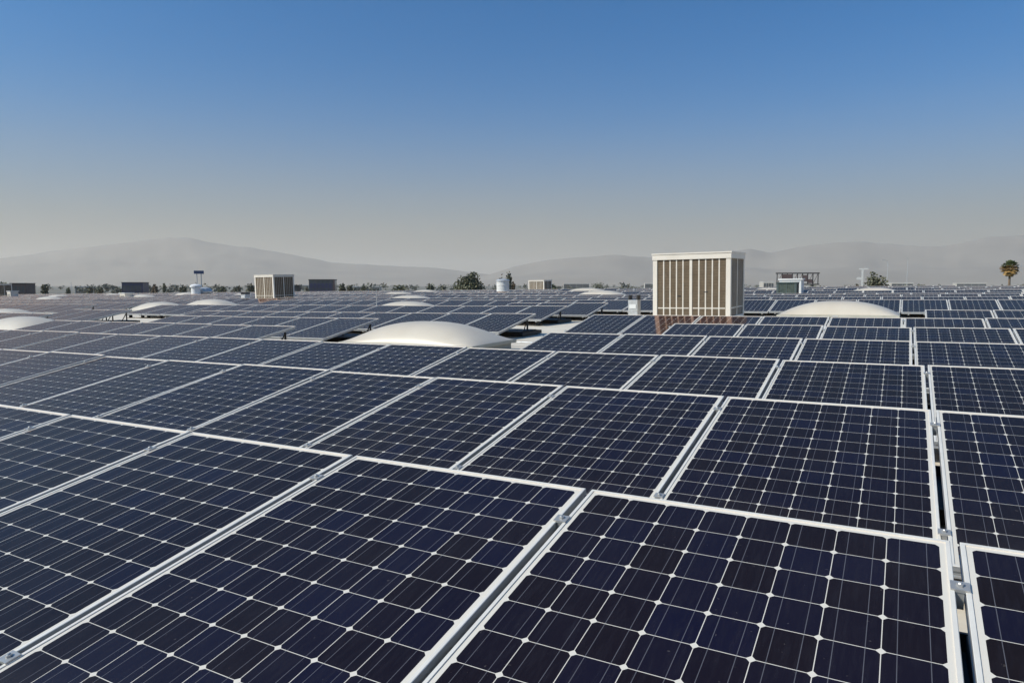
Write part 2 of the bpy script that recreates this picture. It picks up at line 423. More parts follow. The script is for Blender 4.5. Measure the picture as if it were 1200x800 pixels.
sky_at(478, 16.2, 'nearest of three cream skylights lined up in the middle distance', G_SK, 1.05)
sky_at(482, 23.0, 'middle one of three cream skylights lined up in the middle distance', G_SK, 1.15)
sky_at(468, 31.5, 'farthest of three cream skylights lined up in the middle distance', G_SK, 1.15)
sky_at(500, 39.5, 'small far skylight on the roof edge left of the round tree', G_SK, 1.1)
sky_at(688, 37.5, 'far skylight peeping above its neighbour, right of the distant cooler', G_SK, 1.25)
sky_at(705, 29.5, 'pale skylight dome between distant cooler and the tall cooler', G_SK, 1.2)
sky_at(1023, 33.6, 'far cream skylight below the bushy tree on the right', G_SK, 1.02, True)
sky_at(902, 36.5, 'small far skylight close to the dark green unit', G_SK, 1.0)
sky_at(62, 24.5, 'white skylight dome at left beyond the two edge domes', G_SK, 1.2, True)
sky_at(72, 31.0, 'smaller far skylight behind the white dome at left', G_SK, 1.2, True)
sky_at(136, 36.5, 'tiny far skylight beside the dark blue building', G_SK, 1.1, True)
sky_at(170, 29.5, 'low far skylight in front of the dark blue building', G_SK, 1.15, True)
sky_at(222, 36.5, 'far skylight at the foot of the white roof vent', G_SK, 1.2, True)
sky_at(288, 33.0, 'far skylight partly hidden behind the left cooler', G_SK, 1.0, True)
def near_skylight(x0, x1, y0, y1, mx=.12, my=.12):
    for (sx, sy, sc, lab, _) in SKYL:
        my_f = 1.5 if lab in CLEAR else my
        if x0 < sx+1.25*sc+mx and x1 > sx-1.25*sc-mx and y0 < sy+.66*sc+my and y1 > sy-.66*sc-my_f: return True
    return False
UNITS = []      # other roof equipment footprints: (x, y, half)
COOLER = (-2.83, 12.5)
def clear_of_units(x0, x1, y0, y1):
    for (ux, uy, h) in UNITS:
        if x0 < ux+h and x1 > ux-h and y0 < uy+h and y1 > uy-h: return False
    return True

rowspec = []    # (row back edge y, x shift, list of (xmin, xmax, anchor_x)); anchor = left edge of one panel of that stretch
INF = 1e6
for n, sft in ((0, 0), (1, .0153), (2, .0318)):
    rowspec.append((n*PITCH, [(-INF, INF, sft)]))
rowspec.append((3.03*PITCH, [(-15.7, -8.05, -8.05-PW), (-3.3, INF, -.0357)]))
rowspec.append((4.08*PITCH, [(-INF, -16.1, -8.05-PW), (-14.5, -8.05, -8.05-PW), (-2.3, INF, -.02)]))
rowspec.append((5.12*PITCH, [(-INF, -19.3, -5.69-PW), (-17.2, -5.69, -5.69-PW), (-4.45, INF, -4.40)]))
rowspec.append((6.4*PITCH, [(1.2, INF, 1.28)]))
rowspec.append((6.98*PITCH, [(-INF, -6.73, -6.75-PW)]))
rowspec.append((8.0*PITCH, [(-INF, -24, -6.43-PW), (-9.75, -6.40, -6.43-PW)]))
rowspec.append((9.5*PITCH, [(-INF, -37.5, -2.32), (-34.2, INF, -2.32)]))
for q, s_ in ((10.7, .35), (11.75, -.2), (12.8, .1), (14.6, .55), (15.7, -.1), (16.8, .3), (17.9, .0), (19.0, .4)):
    rowspec.append((q*PITCH, [(-INF, INF, s_)]))
for q, s_ in ((20.6, .2), (21.7, -.3), (22.8, .1), (23.9, .4)):
    rowspec.append((q*PITCH, [(-INF, 4, s_)]))

def proj(p):                    # roof coordinates -> 1200 px frame
    d = p - CAM_ROOF; z = d.dot(A_FIT[2])
    if z < .05: return None
    return (600+F*d.dot(A_FIT[0])/z, 400-F*d.dot(A_FIT[1])/z, z)
# roof equipment other than skylights (filled in before the panels are laid out)
UNITS += [(COOLER[0], COOLER[1], .85)]
def unit(px, D, half):
    x, y = roof_ray(px, D); UNITS.append((x, y, half)); return x, y
U_LEFT = unit(325, 38.6, .95); U_FAR = unit(634, 56, .9); U_EDGE = unit(6, 74, 1.0); U_GREEN = unit(922, 30, .55)
U_VENT = unit(590.5, 44, .6); U_WVENT = unit(233, 58, .6); U_FLUE = unit(743.5, 15.2, .22); U_LFLUE = unit(290.5, 36.6, .25)

panels = []     # (row index, x centre, y centre, extra)
for ri, (yb, spans) in enumerate(rowspec):
    for (xa, xb, anc) in spans:
        k0 = math.ceil((max(xa, -120)-.02-anc)/CP); k1 = math.floor((min(xb, 27)+.02-PW-anc)/CP)
        for k in range(k0, k1+1):
            x0 = anc + k*CP
            if ri > 2 and near_skylight(x0, x0+PW, yb-PL*CT, yb): continue
            if not clear_of_units(x0, x0+PW, yb-PL*CT, yb): continue
            cor = [proj(Vector((x0+a*PW, yb-b*PL*CT, -b*PL*ST))) for a in (0, 1) for b in (0, 1)]
            ok = [c for c in cor if c]
            if not ok: continue
            if max(c[0] for c in ok) < -60 or min(c[0] for c in ok) > 1260: continue
            if min(c[1] for c in ok) > 830: continue
            vis = len(ok) == 4 and max(c[0] for c in ok) > 4 and min(c[0] for c in ok) < 1196 or len(ok) < 4
            xs = [min(1200, max(0, c[0])) for c in ok]; yy = [min(800, max(0, c[1])) for c in ok]
            area = (max(xs)-min(xs))*(max(yy)-min(yy)) if vis else 0
            panels.append([area, ri, x0+PW/2, yb-PL/2*CT, vis, min(c[0] for c in ok)])
panels.sort(key=lambda q: -q[0])
singles, rest = panels[:300], panels[300:]
ORD = ['front', 'second', 'third', 'fourth', 'fifth', 'sixth', 'seventh', 'eighth', 'ninth', 'tenth', 'eleventh', 'twelfth', 'thirteenth', 'fourteenth', 'fifteenth', 'sixteenth', 'seventeenth', 'eighteenth']
TENS = {2: 'twenty', 3: 'thirty', 4: 'forty', 5: 'fifty', 6: 'sixty', 7: 'seventy', 8: 'eighty'}
ORDC = ['', 'first', 'second', 'third', 'fourth', 'fifth', 'sixth', 'seventh', 'eighth', 'ninth', 'tenth', 'eleventh', 'twelfth', 'thirteenth', 'fourteenth', 'fifteenth', 'sixteenth', 'seventeenth', 'eighteenth', 'nineteenth']
def ordinal(n):
    if n < 20: return ORDC[n]
    return TENS[n//10][:-1]+'ieth' if n % 10 == 0 else TENS[n//10]+'-'+ORDC[n % 10]
rank = {}
for ri in range(len(rowspec)):
    for i, q in enumerate(sorted([q for q in panels if q[1] == ri and q[4]], key=lambda q: -q[2])): rank[id(q)] = i+1
first = {}
def part(name, key, parent):
    if name in first and key in first[name]:
        o = first[name][key].copy()
    else:
        o = bpy.data.objects.new(name, proto[key]); first.setdefault(name, {})[key] = o
    o.parent = parent; o.matrix_parent_inverse = Matrix.Identity(4); COL.objects.link(o); return o
rj = random.Random(5)
row_dz = [0 if i < 3 else rj.uniform(-.012, .012) for i in range(len(rowspec))]
rest_bm = bmesh.new(); r_uv = rest_bm.loops.layers.uv.new('UVMap'); seed_l = rest_bm.faces.layers.float.new('panel_seed')
def panel_matrix(ri, x, y):
    j = .0 if ri < 1 else 1.0
    return onroof(x, y, R(rj.gauss(0, .10))*j, roof_z(x, y)+row_dz[ri]+rj.gauss(0, .003)*j) @ Matrix.Rotation(R(rj.gauss(0, .26))*j, 4, 'X') @ Matrix.Rotation(R(rj.gauss(0, .10))*j, 4, 'Y')
for i, q in enumerate(singles):
    area, ri, x, y, vis, px = q
    lab = 'dark blue solar panel, %s from the right in the %s row%s' % (ordinal(rank.get(id(q), 1)), ORD[ri] if ri < len(ORD) else ordinal(ri+1), '' if ri == 0 else ' from the front')
    o = thing('solar_panel', lab, 'solar panel', panel_matrix(ri, x, y), 'solar panels in rows on the roof')
    part('frame', 'frame', o); part('cell_laminate', 'cell_laminate', o)
    if area > 700:
        part('clamp', 'clamp_a', o); part('clamp', 'clamp_b', o)
    part('support_rail', 'rail_a', o); part('support_rail', 'rail_b', o)
    part('rear_leg', 'leg_a', o); part('rear_leg', 'leg_b', o); part('front_foot', 'foot_a', o); part('front_foot', 'foot_b', o)
    part('ballast_tray', 'ballast_tray', o)
for q in rest:
    area, ri, x, y, vis, px = q
    mw = panel_matrix(ri, x, y)
    d = .0112; sd = rj.random()
    prof = [(0, -FT), (0, 0), (d, 0), (d, -.003)]
    loops = [[rest_bm.verts.new(mw @ pt(a, b, wz)) for (a, b) in ((e, e), (PW-e, e), (PW-e, PL-e), (e, PL-e))] for e, wz in prof]
    for k in range(3):
        for c in range(4):
            f = rest_bm.faces.new((loops[k][c], loops[k+1][c], loops[k+1][(c+1) % 4], loops[k][(c+1) % 4]))
    f = rest_bm.faces.new(loops[3]); f.material_index = 1; f[seed_l] = sd
    for l, (a, b) in zip(f.loops, ((d, d), (PW-d, d), (PW-d, PL-d), (d, PL-d))): l[r_uv].uv = (a, b)
    f = rest_bm.faces.new(loops[0][::-1]); f.material_index = 0
    for u_, v_, hgt in ((.16, .1, 0), (PW-.16, .1, 0), (.16, PL-.16, 0), (PW-.16, PL-.16, 0)):
        c = pt(u_, v_, -FT-.001); box(rest_bm, (c.x-.02, c.y-.02, 0), (c.x+.02, c.y+.02, c.z), mw, 2)
for f in rest_bm.faces: pass
bmesh.ops.recalc_face_normals(rest_bm, faces=rest_bm.faces)
tag(obj('distant_solar_panels', rest_bm, [M_FRAME, M_LAM, M_DARKFRAME]), 'distant grey blue solar panels receding to the far roof edge', 'solar panels', None, 'stuff')

# ------------------------------------------------------------------ skylights
def skylight(x, y, sc, label, group):
    mw = onroof(x, y) @ Matrix.Diagonal((sc, sc, 1, 1))
    o = thing('skylight', label, 'skylight', onroof(x, y), group)
    L, Wd = 1.25*sc, .625*sc
    bm = bmesh.new(); box(bm, (-L+.05, -Wd+.05, 0), (L-.05, Wd-.05, .115)); obj('curb', bm, M_CURB, o)
    bm = bmesh.new()
    fs = box(bm, (-L-.02, -Wd-.02, .116), (L+.02, Wd+.02, .168))
    bmesh.ops.bevel(bm, geom=list(bm.edges), offset=.008, segments=2, affect='EDGES'); obj('retaining_frame', bm, M_CURB, o)
    bm = bmesh.new(); nx, ny = 44, 24; H = .30*sc; g = []
    for i in range(nx+1):
        row = []
        for j in range(ny+1):
            X = -1+2*i/nx; Y = -1+2*j/ny
            # denser samples near the rim
            X = math.sin(X*math.pi/2); Y = math.sin(Y*math.pi/2)
            h = H*max(0, 1-abs(X)**2.4)**.92*max(0, 1-abs(Y)**2.6)**.75
            h *= 1 - .012*math.exp(-(X/.012)**2)
            row.append(bm.verts.new((X*(L-.005), Y*(Wd-.005), .1695+h)))
        g.append(row)
    for i in range(nx):
        for j in range(ny): bm.faces.new((g[i][j], g[i+1][j], g[i+1][j+1], g[i][j+1]))
    obj('dome', bm, M_ACRYL, o, True)
    bm = bmesh.new(); box(bm, (-.07, -Wd-.0235, .13), (.05, -Wd-.0205, .155)); obj('label_plate', bm, M_GALV, o)
for s in SKYL: skylight(*s)

# ------------------------------------------------------------------ coolers
def cooler(name, x, y, label, w_, d_, h_, z0=.28, mats=None, nbar=5, rz=0, bar_w=.012):
    cab, pad = mats or (M_CAB, M_PAD)
    o = thing(name, label, 'cooler', onroof(x, y, rz), 'evaporative coolers on the roof')
    a, b = w_/2, d_/2
    bm = bmesh.new(); box(bm, (-a+.18, -b+.18, 0), (a-.18, b-.18, z0-.001)); obj('base_curb', bm, M_CURB, o)
    bm = bmesh.new(); box(bm, (-a, -b, z0), (a, b, z0+.06))
    bmesh.ops.bevel(bm, geom=list(bm.edges), offset=.006, segments=1, affect='EDGES'); obj('base_pan', bm, cab, o)
    ft = .13*h_/1.35
    bm = bmesh.new(); box(bm, (-a-.012, -b-.012, z0+h_-ft), (a+.012, b+.012, z0+h_))
    box(bm, (-a-.024, -b-.024, z0+h_-.022), (a+.024, -b-.0125, z0+h_+.004)); box(bm, (-a-.024, b+.0125, z0+h_-.022), (a+.024, b+.024, z0+h_+.004))
    box(bm, (a+.0125, -b-.012, z0+h_-.022), (a+.024, b+.012, z0+h_+.004)); box(bm, (-a-.024, -b-.012, z0+h_-.022), (-a-.0125, b+.012, z0+h_+.004))
    obj('top_cover', bm, cab, o)
    for sx in (-1, 1):
        for sy in (-1, 1):
            bm = bmesh.new(); px_, py_ = sx*(a-.045), sy*(b-.045)
            box(bm, (px_-.045, py_-.045, z0+.0605), (px_+.045, py_+.045, z0+h_-ft-.0005)); obj('corner_post', bm, cab, o)
    zb, zt = z0+.061, z0+h_-ft-.001
    for side in range(4):
        half, dep = (a, b) if side % 2 == 0 else (b, a)
        rot = Matrix.Rotation(side*math.pi/2, 4, 'Z')
        ip = half-.0905
        bm = bmesh.new(); box(bm, (-ip, -dep+.018, zb), (ip, -dep+.06, zt), rot); obj('pad', bm, pad, o)
        bm = bmesh.new()
        box(bm, (-.027, -dep+.008, zb), (.027, -dep+.0175, zt), rot)                 # wide middle mullion
        for s_ in (-1, 1):
            l0, l1 = (.0275, ip) if s_ > 0 else (-ip, -.0275)
            stp = (l1-l0)/nbar; bw = bar_w if side % 2 == 0 else .005
            for k in range(1, nbar): box(bm, (l0+k*stp-bw, -dep+.013, zb), (l0+k*stp+bw, -dep+.0175, zt), rot)
            zz = zb+(zt-zb)*.135
            for k in range(nbar):
                box(bm, (l0+k*stp+bw+.0002, -dep+.0135, zz), (l0+(k+1)*stp-bw-.0002, -dep+.0173, zz+.02), rot)
        obj('grille', bm, cab, o)
    bm = bmesh.new()
    box(bm, (-.28, -b+.0105, zb+(zt-zb)*.35), (-.2, -b+.0175, zb+(zt-zb)*.365)); box(bm, (.26, -b+.0105, zb+(zt-zb)*.42), (.34, -b+.0175, zb+(zt-zb)*.433))
    obj('latch', bm, M_BLACK, o)
    return o
cooler('evaporative_cooler', *COOLER, 'tall cream louvred cooler standing right of centre behind the panels', 1.57, 1.36, 1.34)
cooler('evaporative_cooler', *U_LEFT, 'cream louvred cooler with a dark shaded side, left of centre', 1.47, 1.47, 1.36, bar_w=.007)
cooler('evaporative_cooler', *U_FAR, 'small distant cream cooler right of the shiny round vent', 1.4, 1.4, 1.05, .2)
cooler('evaporative_cooler', *U_EDGE, 'dark louvred cooler cut off by the left edge of the photo', 1.47, 1.47, 1.36)
M_GPAD = mottled('green_pad', (.03, .045, .04), (.09, .11, .085), 12, .8)
M_TEAL = mottled('teal_enamel', (.045, .07, .07), (.075, .10, .098), 4, .5)
cooler('evaporative_cooler', *U_GREEN, 'small dark green cooler with a pale top near the far right', .80, .80, .57, .25, (M_TEAL, M_GPAD), 4)
x, y = roof_ray(926.5, 31.6)
o = thing('roof_hatch', 'pale sheet metal cabinet behind the small dark green cooler', 'cabinet', onroof(x, y), None)
bm = bmesh.new(); box(bm, (-.47, -.42, 0), (.47, .42, .90)); bmesh.ops.bevel(bm, geom=list(bm.edges), offset=.02, segments=2, affect='EDGES'); obj('body', bm, M_WHITE, o)
bm = bmesh.new(); box(bm, (-.51, -.46, .903), (.51, .46, .96)); obj('lid', bm, M_WHITE, o)
bm = bmesh.new(); box(bm, (-.34, -.445, .12), (.34, -.422, .80)); obj('door', bm, M_GALV, o)

# small units
for (px, D, h, lab) in ((19.5, 66, .85, 'small white roof box right of the left edge cooler'), (152, 52, .62, 'small white roof box in front of the dark blue building')):
    x, y = roof_ray(px, D)
    o = thing('roof_box', lab, 'roof box', onroof(x, y), 'small white boxes on the roof')
    bm = bmesh.new(); box(bm, (-.33, -.33, 0), (.33, .33, h)); bmesh.ops.bevel(bm, geom=list(bm.edges), offset=.015, segments=2, affect='EDGES'); obj('cabinet', bm, M_CAB, o)
    bm = bmesh.new(); box(bm, (-.38, -.38, h+.001), (.38, .38, h+.05)); obj('cap', bm, M_WHITE, o)
    bm = bmesh.new()
    for k in range(5): box(bm, (-.25, -.345, h*.3+k*h*.1), (.25, -.331, h*.3+k*h*.1+.03))
    obj('louver', bm, M_DARKFRAME, o)
# round vents
x, y = U_VENT
o = thing('round_vent', 'shiny galvanised round vent stack in front of two trees', 'vent', onroof(x, y), None)
M_BRIGHT = mottled('bright_galvanised', (.66, .65, .62), (.80, .79, .76), 10, .35, .05)
bm = bmesh.new(); lathe(bm, [(.52, 0), (.52, .05), (.40, .1), (.40, .38), (.415, .39), (.415, .42), (.40, .43), (.40, .78), (.415, .79), (.415, .82), (.40, .83), (.40, 1.05)], 28); obj('stack', bm, M_BRIGHT, o, False)
bm = bmesh.new(); lathe(bm, [(.44, 1.051), (.44, 1.09), (.38, 1.15), (.2, 1.19), (.02, 1.2)], 28); obj('cap', bm, M_GALV, o)
x, y = U_WVENT
o = thing('round_vent', 'white round vent with a wide skirt at far left', 'vent', onroof(x, y), None)
bm = bmesh.new(); lathe(bm, [(.75, 0), (.72, .25), (.36, .36), (.36, .98)], 24); obj('stack', bm, M_WHITE, o)
bm = bmesh.new(); lathe(bm, [(.46, .981), (.46, 1.1), (.3, 1.2), (.02, 1.24)], 24); obj('cap', bm, M_WHITE, o)
x, y = roof_ray(243, 59)
o = thing('exhaust_fan', 'dark low exhaust fan beside the white round vent', 'fan', onroof(x, y), None)
bm = bmesh.new(); lathe(bm, [(.5, 0), (.5, .4), (.42, .45)], 16); obj('curb', bm, M_DARKFRAME, o)
bm = bmesh.new(); lathe(bm, [(.62, .46), (.66, .6), (.5, .85), (.2, .95)], 16); obj('hood', bm, M_GALV, o)
# square flues
def flue(x, y, s, h, label):
    o = thing('flue', label, 'flue', onroof(x, y), 'square galvanised flues')
    bm = bmesh.new(); box(bm, (-s, -s, 0), (s, s, h)); box(bm, (-s-.006, -s-.006, h*.62), (s+.006, s+.006, h*.64)); obj('duct', bm, M_GALV, o)
    bm = bmesh.new(); box(bm, (-s-.08, -s-.08, .002), (s+.08, s+.08, .03)); obj('flashing', bm, M_GALV, o)
    for sx in (-1, 1):
        bm = bmesh.new(); box(bm, (sx*(s-.012)-.012, -s+.002, h+.001), (sx*(s-.012)+.012, s-.002, h+.10)); obj('cap_bracket', bm, M_DARKFRAME, o)
    bm = bmesh.new(); box(bm, (-s+.03, -s-.012, h*.72), (s-.03, -s-.0065, h*.86)); obj('tag_plate', bm, M_WHITE, o)
flue(*U_FLUE, .105, .66, 'square galvanised flue with two prongs left of the tall cooler')
flue(*U_LFLUE, .16, .62, 'small flue with a dark side left of the left cooler')
# thin antenna rod near the middle skylights
x, y = roof_ray(443, 24)
o = thing('lightning_rod', 'thin upright metal rod left of the skylight trio', 'rod', onroof(x, y), None)
bm = bmesh.new(); tube(bm, (0, 0, .03), (0, 0, .86), .012, .006, 8); obj('rod', bm, M_GALV, o)
bm = bmesh.new(); lathe(bm, [(.08, 0), (.08, .02), (.03, .05), (.014, .08)], 12); obj('foot', bm, M_BLACK, o)
# short pipes and cable runs in the open bays
o = thing('conduit', 'thin metal conduit on blocks across the open bay', 'conduit', onroof(-4.2, 8.05), None)
bm = bmesh.new(); tube(bm, (-1.6, 0, .09), (2.1, 0, .09), .014, .014, 10); obj('pipe', bm, M_GALV, o)
for k in (-1.2, .0, 1.4):
    bm = bmesh.new(); box(bm, (k-.06, -.11, 0), (k+.06, .11, .075)); obj('block', bm, M_BLACK, o)

# ------------------------------------------------------------------ trees
def leaf_material(name, a, b):
    mt, t, bs = new_mat(name)
    geo = N(t, 'ShaderNodeNewGeometry')
    n = noise_fac(t, geo.outputs['Position'], .7, 3)
    wn = math_(t, 'ADD', math_(t, 'MULTIPLY', geo.outputs['Random Per Island'], .6), math_(t, 'MULTIPLY', n, .4))
    t.links.new(ramp(t, wn, .2, .8, a, b), bs.inputs['Base Color']); bs.inputs['Roughness'].default_value = .65
    return mt
M_LEAF = leaf_material('broadleaf', (.05, .058, .028), (.135, .14, .072))
M_LEAF2 = leaf_material('dusty_leaf', (.065, .068, .04), (.15, .148, .09))
M_LEAF3 = leaf_material('brown_leaf', (.085, .06, .032), (.16, .115, .065))
M_BARK = mottled('bark', (.06, .045, .03), (.14, .11, .08), 3, .9)
def crown(bm, rng, cx, cy, cz, rx, ry, rz, n, s, lobes=9):
    L = []
    for _ in range(lobes):
        th, ph = rng.uniform(0, 2*math.pi), rng.uniform(-.5, 1.25)
        k = rng.uniform(.30, .62)
        L.append((cx+rx*k*math.cos(th)*math.cos(ph), cy+ry*k*math.sin(th)*math.cos(ph), cz+rz*k*math.sin(ph), rng.uniform(.38, .60)))
    for _ in range(n):
        lx, ly, lz, q = rng.choice(L)
        v = Vector((rng.gauss(0, 1), rng.gauss(0, 1), rng.gauss(0, 1))).normalized()*(rng.random()**.4)
        p = Vector((lx+v.x*rx*q, ly+v.y*ry*q, lz+v.z*rz*q))
        d = Vector((rng.gauss(0, 1), rng.gauss(0, 1), rng.gauss(0, .7)+.5)).normalized()
        e = d.orthogonal().normalized()*s*rng.uniform(.6, 1.3); g = d.cross(e).normalized()*s*rng.uniform(.4, .9)
        bm.faces.new([bm.verts.new(p+a) for a in (e, g, -e*.8, -g)])
G_TR = 'trees beyond the roof edge'
def tree(name, px, D, top_py, wpx, label, leaf, n=900, s=None, slim=1.0, base=.35):
    rng = random.Random(int(px*7+D))
    x, y = ground_at(px, D); zt = height_at(top_py, D); h = zt-GZ; rw = wpx/F*D/2
    o = thing(name, label, 'tree', Matrix.Translation((x, y, GZ)), G_TR)
    bm = bmesh.new(); tr = .035*h*.6
    tube(bm, (0, 0, 0), (0, 0, h*base*1.3), tr, tr*.6, 9)
    for k in range(6):
        a = rng.uniform(0, 6.28); q = rng.uniform(.9, 1.25)*base
        tube(bm, (0, 0, h*q), (rw*.55*math.cos(a), rw*.55*math.sin(a), h*rng.uniform(.55, .85)), tr*.45, tr*.12, 6)
    obj('trunk', bm, M_BARK, o)
    bm = bmesh.new(); cz = h*(base+1)/2
    crown(bm, rng, 0, 0, cz, rw*1.02, rw*1.02, h*(1-base)/2*1.0, n, s or rw*.11, 20)
    obj('crown', bm, leaf, o)
tree('broadleaf_tree', 550, 190, 315.5, 37, 'large round green tree at mid photo, left of the shiny vent', leaf_material('olive_leaf', (.055, .06, .028), (.145, .145, .08)), 4200, .36, base=.10)
tree('broadleaf_tree', 1023.5, 150, 316.5, 30, 'bushy grey green tree beside the white post on the right', M_LEAF2, 1500, .36, base=.3)
tree('conifer', 596, 170, 315, 9, 'slim green tree rising behind the shiny vent', M_LEAF2, 500, .36, base=.3)
tree('broadleaf_tree', 586, 165, 322.5, 9, 'small brown tree left of the shiny vent', M_LEAF3, 400, .34, base=.35)
tree('broadleaf_tree', 601.5, 175, 325, 8, 'brown low tree right of the shiny vent', M_LEAF3, 400, .34, base=.35)
more = [(3, 260, 329, 20, 'dark tree behind the cooler at the left edge'), (56, 300, 331, 9, 'dark twin tree left of the white dome at left'), (83, 380, 336, 5, 'thin tree right of the white dome at left'),
        (108, 420, 335, 8, 'low round tree between white dome and dark blue building'), (120, 430, 335, 12, 'wide low tree left of the dark blue building'), (184, 360, 332, 9, 'dark tree right of the dark blue building'),
        (195, 420, 331, 4, 'narrow tree right of the dark blue building'), (217, 350, 333, 9, 'dark tree left of the white round vent'), (262, 400, 335, 12, 'low dark tree right of the white round vent'),
        (280, 360, 334, 11, 'dark tree left of the left cooler'), (296, 300, 332, 12, 'dark tree half hidden by the left cooler'), (350, 320, 334, 8, 'dark tree right of the left cooler'),
        (402, 330, 331, 9, 'dark tree right of the glass building'), (411, 340, 333, 8, 'small dark tree right of the glass building'), (427, 500, 334, 6, 'tiny dark tree left of the skylight trio'),
        (470, 270, 331.5, 21, 'dark spreading tree above the skylight trio'), (505, 270, 331, 12, 'dark tree above the small far skylight'), (519, 330, 333, 9, 'low tree left of the large round tree'),
        (648, 200, 331.5, 12, 'dark shrubby tree right of the distant cooler'), (1075, 500, 332, 18, 'low hazy tree between bushy tree and palm'), (1002, 300, 332, 7, 'low reddish tree left of the white post'),
        (1196, 420, 332, 8, 'low tree at the right edge beyond the palm'), (700, 700, 330, 20, 'low hazy tree above the pale far skylight')]
for k, (px, D, ty, wp, lab) in enumerate(more):
    tree('broadleaf_tree', px, D, ty, wp, lab, (M_LEAF, M_LEAF2, M_LEAF3)[k % 3 if k != 20 else 2] if k % 5 == 0 else (M_LEAF, M_LEAF2)[k % 2], 420, .55, base=.25)

# palm
def palm(px, D, top_py, label):
    rng = random.Random(3); x, y = ground_at(px, D); h = height_at(top_py, D)-GZ
    o = thing('palm_tree', label, 'palm tree', Matrix.Translation((x, y, GZ)), G_TR)
    bm = bmesh.new(); ch = h-1.7
    for k in range(10): tube(bm, (math.sin(k*.3)*.05, 0, ch*k/10), (math.sin((k+1)*.3)*.05, 0, ch*(k+1)/10), .27-.012*k, .26-.012*k, 9)
    obj('trunk', bm, mottled('palm_bark', (.13, .09, .06), (.24, .17, .11), 2, .9), o)
    def fronds(bm, n, e0, e1, ln):
        for k in range(n):
            a = rng.uniform(0, 6.283); el = rng.uniform(e0, e1); l = ln*rng.uniform(.8, 1.1)
            d = Vector((math.cos(a)*math.cos(el), math.sin(a)*math.cos(el), math.sin(el)))
            p = Vector((0, 0, ch+.1)) + d*.25; tip = p+d*l*.62; side = d.cross(Vector((0, 0, 1))).normalized()
            up = side.cross(d)
            tube(bm, p, tip, .03, .02, 4)
            for b in range(13):                     # the fan's blades
                an = -1.25+2.5*b/12; q = (d*math.cos(an)+side*math.sin(an)+up*rng.uniform(-.1, .1)).normalized()
                e = tip + q*l*.42 - Vector((0, 0, .12*l*rng.random())); wv = q.cross(up).normalized()*.085
                bm.faces.new([bm.verts.new(c) for c in (tip-wv*.4, tip+q*l*.2-wv, e, tip+q*l*.2+wv)])
    bm = bmesh.new(); fronds(bm, 70, .05, 1.5, 1.15); obj('crown', bm, leaf_material('palm_green', (.055, .08, .024), (.13, .16, .055)), o)
    bm = bmesh.new(); fronds(bm, 120, -1.4, .35, 1.2); obj('dead_frond_skirt', bm, leaf_material('palm_dead', (.30, .175, .055), (.48, .32, .12)), o)
palm(1178.5, 120, 303.5, 'lone fan palm with golden skirt near the right edge')

# the far belt of trees and roofs across the valley, too hazy to count
bm = bmesh.new(); rng = random.Random(21)
for k in range(460):
    px = rng.uniform(-250, 1450); D = 520+2200*rng.random()**1.5; x, y = ground_at(px, D); h = rng.uniform(6, 13); rw = rng.uniform(4, 12)
    crown(bm, rng, x, y, GZ+h*.5, rw, rw, h*.5, 46, 1.4, 5)
tag(obj('tree_belt', bm, leaf_material('far_leaf', (.075, .08, .06), (.13, .135, .10))), 'hazy belt of distant trees along the valley floor', 'trees', None, 'stuff')

# ------------------------------------------------------------------ buildings, signs and posts beyond the roof
def glass_mat(name, a, b, r=.2):
    return mottled(name, a, b, .6, r)
M_NAVY = mottled('navy_cladding', (.025, .028, .075), (.04, .043, .105), .3, .5)
M_BROWN = mottled('brown_cladding', (.075, .05, .05), (.12, .085, .08), .3, .7)
M_DGLASS = glass_mat('dark_glazing', (.05, .058, .065), (.10, .11, .12))
M_PALE = mottled('pale_wall', (.42, .39, .34), (.55, .52, .46), .2, .8)
def building(px0, px1, D, top_py, label, wall, glass, nx, ny, depth=14, sign=None):
    c = (px0+px1)/2; x, y = ground_at(c, D); wv = (px1-px0)/F*D/2; h = height_at(top_py, D)-GZ
    o = thing('building', label, 'building', Matrix.Translation((x, y, GZ)) @ Matrix.Rotation(YAW-math.atan((c-600)/F)*.6, 4, 'Z'), 'buildings beyond the roof')
    bm = bmesh.new(); box(bm, (-wv, 0, 0), (wv, depth, h)); obj('wall', bm, wall, o)
    bm = bmesh.new(); box(bm, (-wv-.15, -.15, h+.01), (wv+.15, depth+.15, h+.35)); obj('roof_edge', bm, M_DARKFRAME if wall != M_PALE else M_WHITE, o)
    for i in range(nx):
        for j in range(ny):
            a = -wv+.4+(2*wv-.8)*i/nx; b = a+(2*wv-.8)/nx-.35; z0 = h*.08+(h*.86)*j/ny; z1 = z0+h*.86/ny-.5
            bm = bmesh.new(); box(bm, (a, -.06, z0), (b, -.002, z1)); obj('window', bm, glass, o)
    return o
building(147, 169, 330, 331.5, 'dark navy blue building beyond the roof at left', M_NAVY, M_DGLASS, 5, 3)
building(17, 33, 300, 332.5, 'brown building right of the left edge cooler', M_BROWN, M_DGLASS, 4, 3)
b_ = building(364, 392, 280, 328.3, 'dark glass building right of the left cooler', M_DGLASS, M_NAVY, 6, 4)
bm = bmesh.new(); box(bm, (4.6, -.4, 7.5), (5.3, .3, 12.2)); obj('corner_pier', bm, M_BROWN, b_)
building(346.5, 352, 250, 335, 'small dark hut just right of the left cooler', M_DARKFRAME, M_DGLASS, 1, 1, 5)
